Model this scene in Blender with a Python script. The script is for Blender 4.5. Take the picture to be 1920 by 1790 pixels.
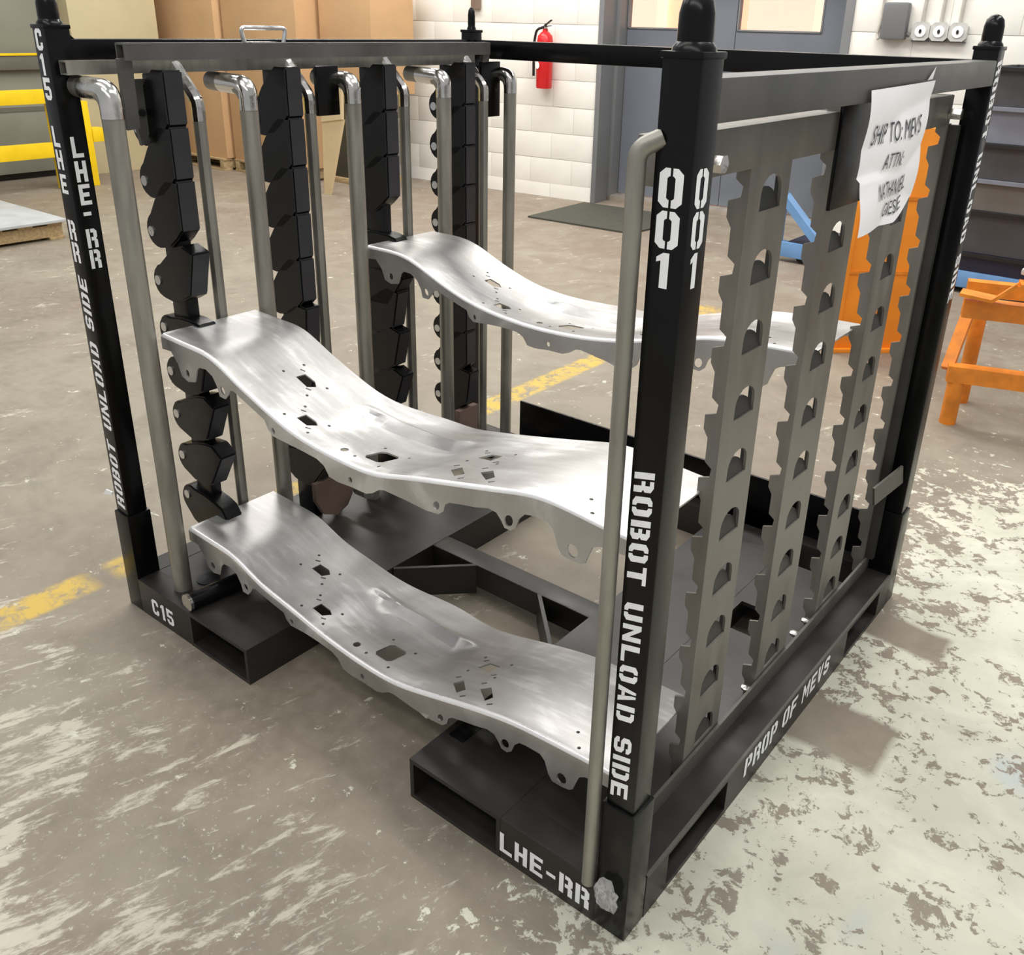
import bpy, bmesh, math, random
from mathutils import Vector, Matrix
from mathutils.geometry import delaunay_2d_cdt
random.seed(7)
SC = bpy.context.scene
for o in list(bpy.data.objects): bpy.data.objects.remove(o)
COL = SC.collection

# ------------------------------------------------------------------ camera
CAM = Vector((2.1162, -0.9922, 1.4596)); YAW, PIT, ROL = -0.6625, -0.4125, 0.0239
FPX, PX, PY = 1732.16, 987.58, 798.44
fw = Vector((math.sin(YAW)*math.cos(PIT), math.cos(YAW)*math.cos(PIT), math.sin(PIT)))
r0 = Vector((math.cos(YAW), -math.sin(YAW), 0)); u0 = r0.cross(fw)
rt = r0*math.cos(ROL)+u0*math.sin(ROL); up = -r0*math.sin(ROL)+u0*math.cos(ROL)
cd = bpy.data.cameras.new('camera'); cam = bpy.data.objects.new('camera', cd); COL.objects.link(cam)
m = Matrix((rt, up, -fw)).transposed().to_4x4(); m.translation = CAM
cam.matrix_world = m
cd.sensor_fit = 'HORIZONTAL'; cd.sensor_width = 36; cd.lens = FPX*36/1920
cd.shift_x = (960-PX)/1920; cd.shift_y = (PY-895)/1920
cd.clip_start = .05; cd.clip_end = 100
SC.camera = cam

# ------------------------------------------------------------------ light
wd = bpy.data.worlds.new('world'); SC.world = wd; wd.use_nodes = True
bg = wd.node_tree.nodes['Background']; bg.inputs[0].default_value = (.93, .95, 1, 1); bg.inputs[1].default_value = .35
def area(name, loc, sx, sy, power, col=(1, .97, .92), rot=(0, 0, 0)):
    l = bpy.data.lights.new(name, 'AREA'); l.shape = 'RECTANGLE'; l.size = sx; l.size_y = sy; l.energy = power; l.color = col
    o = bpy.data.objects.new(name, l); o.location = loc; o.rotation_euler = rot; COL.objects.link(o); return o
area('ceiling_lamp', (-2.2, 4.2, 4.4), 7.0, .7, 235)
area('ceiling_lamp', (-2.5, 1.2, 4.6), 6.0, .6, 110)
area('ceiling_lamp', (2.8, 2.2, 4.6), .6, 5.0, 90)
area('ceiling_lamp', (2.4, -2.6, 4.2), 6.0, .6, 68)
area('ceiling_lamp', (-1.2, -1.2, 4.6), 5.0, .6, 40)
SC.view_settings.view_transform = 'Standard'; SC.view_settings.look = 'None'
SC.view_settings.gamma = 1; SC.view_settings.use_curve_mapping = False
SC.view_settings.exposure = 0.27

# ------------------------------------------------------------------ materials
def lin(c): return tuple((x/12.92 if x <= .04045 else ((x+.055)/1.055)**2.4) for x in [v/255 for v in c])
def mat(name, col, rough=.5, metal=0, var=.12, scale=12, bump=0, bscale=80, spec=.5, coat=0, rvar=.1, emit=None, stretch=(1, 1, 1)):
    mt = bpy.data.materials.new(name); mt.use_nodes = True; nt = mt.node_tree; b = nt.nodes['Principled BSDF']
    N = nt.nodes.new; L = nt.links.new
    tc = N('ShaderNodeTexCoord'); mp = N('ShaderNodeMapping'); mp.inputs['Scale'].default_value = stretch
    L(tc.outputs['Object'], mp.inputs[0])
    nz = N('ShaderNodeTexNoise'); nz.inputs['Scale'].default_value = scale; nz.inputs['Detail'].default_value = 6; L(mp.outputs[0], nz.inputs['Vector'])
    rp = N('ShaderNodeMapRange'); rp.inputs[1].default_value = .3; rp.inputs[2].default_value = .7
    rp.inputs[3].default_value = 1-var; rp.inputs[4].default_value = 1+var; L(nz.outputs['Fac'], rp.inputs[0])
    c = lin(col)
    mx = N('ShaderNodeVectorMath'); mx.operation = 'SCALE'; mx.inputs[0].default_value = c; L(rp.outputs[0], mx.inputs['Scale'])
    L(mx.outputs[0], b.inputs['Base Color'])
    rr = N('ShaderNodeMapRange'); rr.inputs[1].default_value = .3; rr.inputs[2].default_value = .7
    rr.inputs[3].default_value = max(.03, rough-rvar); rr.inputs[4].default_value = min(1, rough+rvar); L(nz.outputs['Fac'], rr.inputs[0]); L(rr.outputs[0], b.inputs['Roughness'])
    b.inputs['Metallic'].default_value = metal; b.inputs['Specular IOR Level'].default_value = spec
    b.inputs['Coat Weight'].default_value = coat; b.inputs['Coat Roughness'].default_value = .15
    if bump:
        n2 = N('ShaderNodeTexNoise'); n2.inputs['Scale'].default_value = bscale; n2.inputs['Detail'].default_value = 4; L(mp.outputs[0], n2.inputs['Vector'])
        bp = N('ShaderNodeBump'); bp.inputs['Strength'].default_value = bump; bp.inputs['Distance'].default_value = .004; L(n2.outputs['Fac'], bp.inputs['Height']); L(bp.outputs[0], b.inputs['Normal'])
    if emit:
        b.inputs['Emission Color'].default_value = (*lin(emit[0]), 1); b.inputs['Emission Strength'].default_value = emit[1]
    return mt
M = {}
M['black'] = mat('black_gloss_paint', (7, 7, 8), .25, 0, .2, 9, .05, 60, .3, rvar=.06)
M['base'] = mat('worn_black_paint', (40, 38, 36), .42, 0, .3, 7, .12, 40, .5, rvar=.1)
M['rail'] = mat('black_paint_grey_sheen', (94, 93, 90), .4, .2, .2, 8, .05, 60, .5)  # black paint lightened to grey: the top rail's grazing reflection is put into the colour
M['lip'] = mat('scuffed_grey_paint', (92, 88, 83), .5, .1, .2, 10)
M['pawl'] = mat('black_moulded_plastic', (7, 7, 8), .3, 0, .1, 10, .03, 90, .35)
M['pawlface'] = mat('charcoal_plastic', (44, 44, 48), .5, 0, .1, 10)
M['tube'] = mat('raw_steel_tube', (150, 147, 138), .4, .55, .2, 14, .06, 50, rvar=.1, stretch=(3, 3, .5))
M['weld'] = mat('polished_steel', (225, 222, 216), .2, 1, .1, 20, .2, 60)
M['slot'] = mat('mill_scale_steel', (124, 120, 113), .45, .3, .2, 12, .08, 60, stretch=(2, 2, .6))
M['slotdark'] = mat('dark_grey_steel', (62, 61, 58), .5, .3, .15, 12)  # darker copy of the post steel for tongues, inner returns and mount plate
M['white'] = mat('white_stencil_paint', (252, 253, 255), .6, 0, .05, 30)
M['zinc'] = mat('bright_zinc', (215, 215, 215), .25, .9, .1, 30)
M['rust'] = mat('rusty_brown_steel', (118, 98, 88), .7, .1, .2, 12, .1)
M['paper'] = mat('white_paper', (252, 251, 252), .8, 0, .03, 6, .3, 9)
M['ink'] = mat('grey_printer_ink', (86, 86, 92), .8, 0, .35, 90)
M['orange'] = mat('orange_paint', (250, 152, 40), .5, 0, .12, 5, .05)
M['orange2'] = mat('worn_orange_paint', (226, 134, 36), .5, 0, .25, 14, .1)
M['yellow'] = mat('yellow_paint', (246, 208, 16), .5, 0, .06, 8)
M['card'] = mat('brown_cardboard', (203, 165, 122), .85, 0, .06, 3, .05, 20)
M['cardl'] = mat('pale_cardboard', (214, 192, 150), .85, 0, .06, 4)
M['beige'] = mat('beige_board', (196, 184, 148), .8, 0, .05, 4)
M['wood'] = mat('pallet_wood', (176, 152, 112), .8, 0, .25, 10, .2, 40, stretch=(1, 6, 6))
M['ggreen'] = mat('grey_green_enamel', (138, 140, 128), .55, 0, .06, 4)
M['ggd'] = mat('dark_grey_green_enamel', (104, 103, 92), .55, 0, .06, 4)
M['sheet'] = mat('pale_blue_grey_sheet', (186, 190, 192), .5, .1, .08, 6)
M['door'] = mat('grey_door_paint', (112, 117, 126), .5, 0, .06, 3)
M['frame'] = mat('grey_frame_paint', (122, 124, 126), .5, 0, .06, 4)
M['alum'] = mat('aluminium_sill', (200, 190, 176), .4, .6, .1, 10)
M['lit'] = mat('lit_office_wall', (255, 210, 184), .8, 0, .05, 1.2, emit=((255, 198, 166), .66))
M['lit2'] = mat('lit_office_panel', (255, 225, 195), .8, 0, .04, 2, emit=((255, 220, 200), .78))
M['rubber'] = mat('dark_rubber_mat', (74, 73, 64), .8, 0, .12, 30, .2, 120)
M['red'] = mat('red_enamel', (204, 30, 34), .3, 0, .06, 8)
M['blk'] = mat('black_rubber', (24, 24, 26), .5, 0, .1, 10)
M['gbox'] = mat('grey_box_enamel', (112, 113, 115), .5, 0, .05, 8)
M['galv'] = mat('galvanised_steel', (206, 206, 202), .45, .3, .1, 20)
M['conduit'] = mat('painted_conduit', (196, 192, 184), .45, .2, .08, 20)
M['brownp'] = mat('brown_grey_metal', (130, 112, 96), .6, 0, .1, 12)
M['blue'] = mat('blue_paint', (110, 155, 205), .5, 0, .12, 8)
M['navy'] = mat('navy_paint', (34, 36, 58), .45, 0, .1, 8)
M['tray'] = mat('dark_grey_tray', (74, 75, 78), .5, .1, .1, 6)
M['tray2'] = mat('taupe_grey_tray', (112, 110, 104), .5, .1, .1, 6)
M['tray3'] = mat('blue_grey_tray', (128, 134, 146), .5, .1, .08, 6)
M['tote'] = mat('dark_olive_tote', (62, 60, 50), .6, 0, .1, 6)
M['block'] = mat('white_block_paint', (238, 236, 228), .65, 0, .035, 5, .25, 30)
M['mortar'] = mat('painted_mortar_joint', (214, 211, 203), .8, 0, .06, 8)

def glass():
    mt = bpy.data.materials.new('clear_glass'); mt.use_nodes = True; b = mt.node_tree.nodes['Principled BSDF']
    b.inputs['Transmission Weight'].default_value = 1; b.inputs['Roughness'].default_value = .02; b.inputs['IOR'].default_value = 1.02
    b.inputs['Base Color'].default_value = (1, 1, 1, 1); return mt
M['glass'] = glass()
def film():
    mt = bpy.data.materials.new('clear_film'); mt.use_nodes = True; b = mt.node_tree.nodes['Principled BSDF']
    b.inputs['Transmission Weight'].default_value = .75; b.inputs['Roughness'].default_value = .1; b.inputs['IOR'].default_value = 1.4
    b.inputs['Base Color'].default_value = (.9, .9, .9, 1); return mt
M['film'] = film()

def silver():
    mt = bpy.data.materials.new('brushed_aluminium'); mt.use_nodes = True; nt = mt.node_tree; b = nt.nodes['Principled BSDF']
    N = nt.nodes.new; L = nt.links.new
    tc = N('ShaderNodeTexCoord')
    n1 = N('ShaderNodeTexNoise'); n1.inputs['Scale'].default_value = 5; n1.inputs['Detail'].default_value = 5; n1.inputs['Distortion'].default_value = 1.0; n1.inputs['Roughness'].default_value = .55
    L(tc.outputs['Object'], n1.inputs['Vector'])
    mp = N('ShaderNodeMapping'); mp.inputs['Scale'].default_value = (4, 30, 4); mp.inputs['Rotation'].default_value = (0, 0, .9); L(tc.outputs['Object'], mp.inputs[0])
    n2 = N('ShaderNodeTexNoise'); n2.inputs['Scale'].default_value = 2.2; n2.inputs['Detail'].default_value = 4; L(mp.outputs[0], n2.inputs['Vector'])
    ad = N('ShaderNodeMath'); ad.operation = 'MULTIPLY_ADD'; ad.inputs[1].default_value = .45; L(n2.outputs['Fac'], ad.inputs[0]); L(n1.outputs['Fac'], ad.inputs[2])
    cr = N('ShaderNodeValToRGB'); e = cr.color_ramp.elements
    e[0].position = .5; e[0].color = (*lin((172, 170, 168)), 1); e[1].position = .98; e[1].color = (*lin((236, 236, 235)), 1); e2 = e.new(.76); e2.color = (*lin((192, 191, 190)), 1); L(ad.outputs[0], cr.inputs[0])
    L(cr.outputs[0], b.inputs['Base Color'])
    mr = N('ShaderNodeMapRange'); mr.inputs[1].default_value = .5; mr.inputs[2].default_value = .95; mr.inputs[3].default_value = .36; mr.inputs[4].default_value = .46; L(ad.outputs[0], mr.inputs[0]); L(mr.outputs[0], b.inputs['Roughness'])
    b.inputs['Metallic'].default_value = .8
    bp = N('ShaderNodeBump'); bp.inputs['Strength'].default_value = .06; bp.inputs['Distance'].default_value = .003; L(n2.outputs['Fac'], bp.inputs['Height']); L(bp.outputs[0], b.inputs['Normal'])
    return mt
M['silver'] = silver()
M['edge'] = mat('aluminium_bend_highlight', (250, 250, 250), .3, .35, .02, 30)  # lighter copy for the bend faces: the highlight along them is painted in

def floor_mat():
    mt = bpy.data.materials.new('worn_painted_concrete'); mt.use_nodes = True; nt = mt.node_tree; b = nt.nodes['Principled BSDF']
    N = nt.nodes.new; L = nt.links.new
    tc = N('ShaderNodeTexCoord'); P = tc.outputs['Object']
    sx = N('ShaderNodeSeparateXYZ'); L(P, sx.inputs[0])
    def noise(sc, det=6, dist=0, rough=.6, vec=None, off=(0, 0, 0), rot=0, stretch=(1, 1, 1)):
        mp = N('ShaderNodeMapping'); mp.inputs['Location'].default_value = off; mp.inputs['Rotation'].default_value = (0, 0, rot); mp.inputs['Scale'].default_value = stretch; L(P, mp.inputs[0])
        n = N('ShaderNodeTexNoise'); n.inputs['Scale'].default_value = sc; n.inputs['Detail'].default_value = det; n.inputs['Distortion'].default_value = dist; n.inputs['Roughness'].default_value = rough
        L(mp.outputs[0], n.inputs['Vector']); return n.outputs['Fac']
    def mrange(v, a, c, d=0, e=1, smooth=False):
        r = N('ShaderNodeMapRange'); r.inputs[1].default_value = a; r.inputs[2].default_value = c; r.inputs[3].default_value = d; r.inputs[4].default_value = e
        if smooth: r.interpolation_type = 'SMOOTHSTEP'
        L(v, r.inputs[0]); return r.outputs[0]
    def math_(op, a, c=None):
        n = N('ShaderNodeMath'); n.operation = op
        for i, v in enumerate((a, c)):
            if v is None: continue
            if isinstance(v, (int, float)): n.inputs[i].default_value = v
            else: L(v, n.inputs[i])
        return n.outputs[0]
    def mix(f, a, c):
        n = N('ShaderNodeMix'); n.data_type = 'RGBA'
        if isinstance(f, (int, float)): n.inputs[0].default_value = f
        else: L(f, n.inputs[0])
        for i, v in ((6, a), (7, c)):
            if isinstance(v, tuple): n.inputs[i].default_value = (*lin(v), 1)
            else: L(v, n.inputs[i])
        return n.outputs[2]
    def band(v, lo, hi, s=.01):
        return math_('MULTIPLY', mrange(v, lo-s, lo+s), mrange(v, hi-s, hi+s, 1, 0))
    X, Y = sx.outputs[0], sx.outputs[1]
    big = noise(.9, 4, .4); mid = noise(4.5, 6, .8); fine = noise(28, 5, .3)
    base = mix(mrange(big, .35, .65), (134, 122, 108), (150, 144, 128))
    base = mix(mrange(mid, .42, .68, 0, .55), base, (112, 104, 90))
    base = mix(mrange(fine, .4, .7, 0, .35), base, (160, 150, 136))
    # scuff streaks on the open floor, all running one way
    m1 = N('ShaderNodeMapping'); m1.inputs['Rotation'].default_value = (0, 0, -1.27); L(P, m1.inputs[0])
    def streak(sc, st, det=8, rough=.75):
        m2 = N('ShaderNodeMapping'); m2.inputs['Scale'].default_value = (st, 1, 1); L(m1.outputs[0], m2.inputs[0])
        n = N('ShaderNodeTexNoise'); n.inputs['Scale'].default_value = sc; n.inputs['Detail'].default_value = det; n.inputs['Roughness'].default_value = rough; n.inputs['Distortion'].default_value = .35
        L(m2.outputs[0], n.inputs['Vector']); return n.outputs['Fac']
    stk = streak(20, .3); patch = noise(2.3, 5, .6, .6, off=(1, 4, 0))
    zone = math_('MAXIMUM', mrange(math_('ADD', Y, math_('MULTIPLY', patch, .8)), .55, .0, 0, 1, True), mrange(patch, .5, .62, 0, .55))
    zone = math_('MULTIPLY', zone, mrange(math_('ADD', X, math_('MULTIPLY', patch, .3)), 1.75, 1.35, .25, 1, True))
    sthr = math_('SUBTRACT', .655, math_('MULTIPLY', math_('MULTIPLY', zone, mrange(patch, .30, .55, .25, 1)), .19))
    base = mix(math_('MULTIPLY', mrange(math_('SUBTRACT', stk, sthr), 0, .075), .8), base, (202, 197, 180))
    fine2 = noise(60, 4, .2, .7, off=(7, 1, 0))
    base = mix(math_('MULTIPLY', mrange(fine2, .60, .72), math_('MULTIPLY', zone, .75)), base, (206, 202, 186))
    # worn paint flakes: heavy beyond the right side of the rack, light elsewhere
    fl = noise(11, 8, .55, .7); fl2 = noise(34, 6, .6, .7, off=(3, 1, 0))
    flk = math_('ADD', math_('MULTIPLY', fl, .55), math_('MULTIPLY', fl2, .45))
    dens = mrange(math_('ADD', X, math_('MULTIPLY', big, .6)), 1.35, 2.15, 0, .163, True)
    dens = math_('MULTIPLY', dens, mrange(Y, 2.0, 2.7, 1, .15, True))
    thr = math_('SUBTRACT', .60, dens)
    fm = mrange(math_('SUBTRACT', flk, thr), 0, .022)
    # bare rectangles in the flaked paint
    rc = math_('MULTIPLY', band(math_('ADD', X, math_('MULTIPLY', mid, .04)), 1.42, 1.80), band(math_('ADD', Y, math_('MULTIPLY', mid, .05)), .69, .87))
    rc2 = math_('MULTIPLY', band(math_('ADD', X, math_('MULTIPLY', mid, .04)), 1.42, 1.80), band(math_('ADD', Y, math_('MULTIPLY', mid, .05)), 1.18, 1.31))
    bare = math_('SUBTRACT', 1, math_('MAXIMUM', rc, rc2))
    fm = math_('MULTIPLY', fm, bare)
    pale = mix(mrange(mid, .36, .62), (214, 213, 196), (196, 196, 178))
    pale = mix(mrange(noise(3.1, 3, .3, .5, off=(9, 9, 0)), .62, .7, 0, .6), pale, (182, 192, 194))
    base = mix(fm, base, pale)
    # yellow lane lines, worn through
    wear = mrange(noise(16, 8, .5, .75, off=(5, 2, 0)), .40, .53)
    y1 = math_('MULTIPLY', band(X, -.235, -.125), band(Y, -.30, 2.6))
    y1 = math_('MULTIPLY', y1, wear)
    y2 = math_('MULTIPLY', math_('MULTIPLY', band(X, -.26, .05), band(Y, 3.45, 3.66)), wear)
    gap = math_('MAXIMUM', math_('MAXIMUM', band(Y, -.27, -.02, .03), band(Y, 1.60, 2.6, .05)), math_('MULTIPLY', math_('MAXIMUM', band(Y, .05, .16, .02), band(Y, .66, .80, .02)), .8))
    y1 = math_('MULTIPLY', y1, gap)
    ym = math_('MULTIPLY', math_('MAXIMUM', y1, y2), .95)
    base = mix(ym, base, (206, 174, 78))
    # brownish bare zone towards the back wall
    bz = math_('MULTIPLY', mrange(Y, 2.6, 4.2, 0, .5, True), mrange(mid, .3, .6))
    base = mix(bz, base, (136, 116, 102))
    L(base, b.inputs['Base Color'])
    L(mrange(fine, .3, .7, .5, .72), b.inputs['Roughness'])
    bp = N('ShaderNodeBump'); bp.inputs['Strength'].default_value = .25; bp.inputs['Distance'].default_value = .003
    L(math_('ADD', fm, math_('MULTIPLY', fine, .4)), bp.inputs['Height']); L(bp.outputs[0], b.inputs['Normal'])
    return mt
M['floor'] = floor_mat()

# ------------------------------------------------------------------ helpers
def link(name, me, mt=None, parent=None, label=None, cat=None, group=None, kind=None, loc=None):
    o = bpy.data.objects.new(name, me); COL.objects.link(o)
    if mt is not None and me is not None:
        for q in (mt if isinstance(mt, (list, tuple)) else [mt]): me.materials.append(q)
    if parent is not None: o.parent = parent
    if loc is not None: o.location = loc
    for k, v in (('label', label), ('category', cat), ('group', group), ('kind', kind)):
        if v: o[k] = v
    return o
def empty(name, label, cat, loc=(0, 0, 0), rz=0, group=None):
    o = link(name, None, label=label, cat=cat, group=group, loc=loc); o.rotation_euler = (0, 0, rz); o.empty_display_size = .1; return o
def fin(bm, name, smooth=None):
    bmesh.ops.recalc_face_normals(bm, faces=bm.faces[:])
    me = bpy.data.meshes.new(name); bm.to_mesh(me); bm.free()
    if smooth:
        for p in me.polygons: p.use_smooth = True
        me.set_sharp_from_angle(angle=math.radians(smooth))
    return me
def add_box(bm, x0, x1, y0, y1, z0, z1, mi=0, bev=0):
    vs = [bm.verts.new(p) for p in ((x0, y0, z0), (x1, y0, z0), (x1, y1, z0), (x0, y1, z0), (x0, y0, z1), (x1, y0, z1), (x1, y1, z1), (x0, y1, z1))]
    fs = [bm.faces.new([vs[i] for i in q]) for q in ((3, 2, 1, 0), (4, 5, 6, 7), (0, 1, 5, 4), (1, 2, 6, 5), (2, 3, 7, 6), (3, 0, 4, 7))]
    for f in fs: f.material_index = mi
    if bev:
        es = list({e for f in fs for e in f.edges}); bmesh.ops.bevel(bm, geom=es, offset=bev, segments=2, profile=.6, affect='EDGES')
    return vs
def box(name, x0, x1, y0, y1, z0, z1, mt, parent=None, bev=.002, **kw):
    bm = bmesh.new(); add_box(bm, x0, x1, y0, y1, z0, z1, 0, bev)
    return link(name, fin(bm, name, 35), mt, parent, **kw)
def boxes(name, lst, mt, parent=None, bev=.0015, **kw):
    bm = bmesh.new()
    for b_ in lst: add_box(bm, *b_[:6], 0, bev)
    return link(name, fin(bm, name, 35), mt, parent, **kw)
def bar_box(bm, a, b, w, h, upv=(0, 0, 1)):
    a, b = Vector(a), Vector(b); d = (b-a).normalized(); s = d.cross(Vector(upv)).normalized(); u = s.cross(d)
    vs = []
    for p in (a, b):
        for i, j in ((-1, -1), (1, -1), (1, 1), (-1, 1)): vs.append(bm.verts.new(p+s*w/2*i+u*h/2*j))
    for q in ((3, 2, 1, 0), (4, 5, 6, 7), (0, 1, 5, 4), (1, 2, 6, 5), (2, 3, 7, 6), (3, 0, 4, 7)): bm.faces.new([vs[i] for i in q])
def bar(name, a, b, w, h, mt, parent=None, upv=(0, 0, 1), **kw):
    bm = bmesh.new(); bar_box(bm, a, b, w, h, upv); return link(name, fin(bm, name), mt, parent, **kw)
def fillet(pts, r, n=5):
    pts = [Vector(p) for p in pts]; out = [pts[0]]
    for i in range(1, len(pts)-1):
        a, b, c = pts[i-1], pts[i], pts[i+1]; d1 = (a-b).normalized(); d2 = (c-b).normalized()
        rr = min(r, (a-b).length*.45, (c-b).length*.45); p, q = b+d1*rr, b+d2*rr
        for k in range(n+1):
            t = k/n; out.append(p*(1-t)**2+b*2*t*(1-t)+q*t*t)
    out.append(pts[-1]); return out
def add_sweep(bm, pts, r, n=14, cap=True):
    pts = [Vector(p) for p in pts]; rings = []; side = None
    for i, p in enumerate(pts):
        d = (pts[min(i+1, len(pts)-1)]-pts[max(i-1, 0)]).normalized()
        if side is None: side = d.orthogonal().normalized()
        side = (side-d*side.dot(d)).normalized(); u = d.cross(side); rad = r[i] if isinstance(r, (list, tuple)) else r
        rings.append([bm.verts.new(p+(side*math.cos(a)+u*math.sin(a))*rad) for a in [2*math.pi*k/n for k in range(n)]])
    for a, b in zip(rings, rings[1:]):
        for k in range(n): bm.faces.new((a[k], a[(k+1) % n], b[(k+1) % n], b[k]))
    if cap: bm.faces.new(rings[0][::-1]); bm.faces.new(rings[-1])
def sweep(name, pts, r, mt, parent=None, n=14, **kw):
    bm = bmesh.new(); add_sweep(bm, pts, r, n); return link(name, fin(bm, name, 40), mt, parent, **kw)
def lathe(name, prof, mt, parent=None, n=20, loc=(0, 0, 0), **kw):
    bm = bmesh.new(); add_sweep(bm, [(loc[0], loc[1], loc[2]+z) for r, z in prof], [max(r, .0004) for r, z in prof], n)
    return link(name, fin(bm, name, 40), mt, parent, **kw)
def add_prism(bm, poly, f0, f1, mi=0):
    a = [bm.verts.new(f0(p)) for p in poly]; b = [bm.verts.new(f1(p)) for p in poly]; n = len(poly)
    fs = [bm.faces.new(a[::-1]), bm.faces.new(b)]
    for i in range(n): fs.append(bm.faces.new((a[i], a[(i+1) % n], b[(i+1) % n], b[i])))
    for f in fs: f.material_index = mi
    return fs
def hollow(bm, axis, a0, a1, u0, u1, v0, v1, t):
    # hollow rectangular tube along axis 'x','y','z'; u,v the other two in order
    def P(a, u, v): return {'x': (a, u, v), 'y': (u, a, v), 'z': (u, v, a)}[axis]
    R = []
    for a in (a0, a1):
        o = [bm.verts.new(P(a, u, v)) for u, v in ((u0, v0), (u1, v0), (u1, v1), (u0, v1))]
        i = [bm.verts.new(P(a, u, v)) for u, v in ((u0+t, v0+t), (u1-t, v0+t), (u1-t, v1-t), (u0+t, v1-t))]
        R.append((o, i))
    (o0, i0), (o1, i1) = R
    for k in range(4):
        j = (k+1) % 4
        bm.faces.new((o0[k], o0[j], o1[j], o1[k])); bm.faces.new((i0[j], i0[k], i1[k], i1[j]))
        bm.faces.new((o0[j], o0[k], i0[k], i0[j])); bm.faces.new((o1[k], o1[j], i1[j], i1[k]))
def inpoly(x, y, P):
    c = False; n = len(P); j = n-1
    for i in range(n):
        xi, yi = P[i]; xj, yj = P[j]
        if (yi > y) != (yj > y) and x < (xj-xi)*(y-yi)/(yj-yi)+xi: c = not c
        j = i
    return c
def cdt_sheet(outer, holes, grid):
    V = []; E_ = []
    for P in [outer]+holes:
        s = len(V); V += [Vector(p) for p in P]; E_ += [(s+i, s+(i+1) % len(P)) for i in range(len(P))]
    for g in grid:
        if inpoly(g[0], g[1], outer) and not any(inpoly(g[0], g[1], h) for h in holes): V.append(Vector(g))
    v, e, f, *_ = delaunay_2d_cdt(V, E_, [], 0, 1e-6)
    out = []
    for t in f:
        cx = sum(v[i].x for i in t)/len(t); cy = sum(v[i].y for i in t)/len(t)
        if inpoly(cx, cy, outer) and not any(inpoly(cx, cy, h) for h in holes): out.append(t)
    return [(p.x, p.y) for p in v], out

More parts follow.
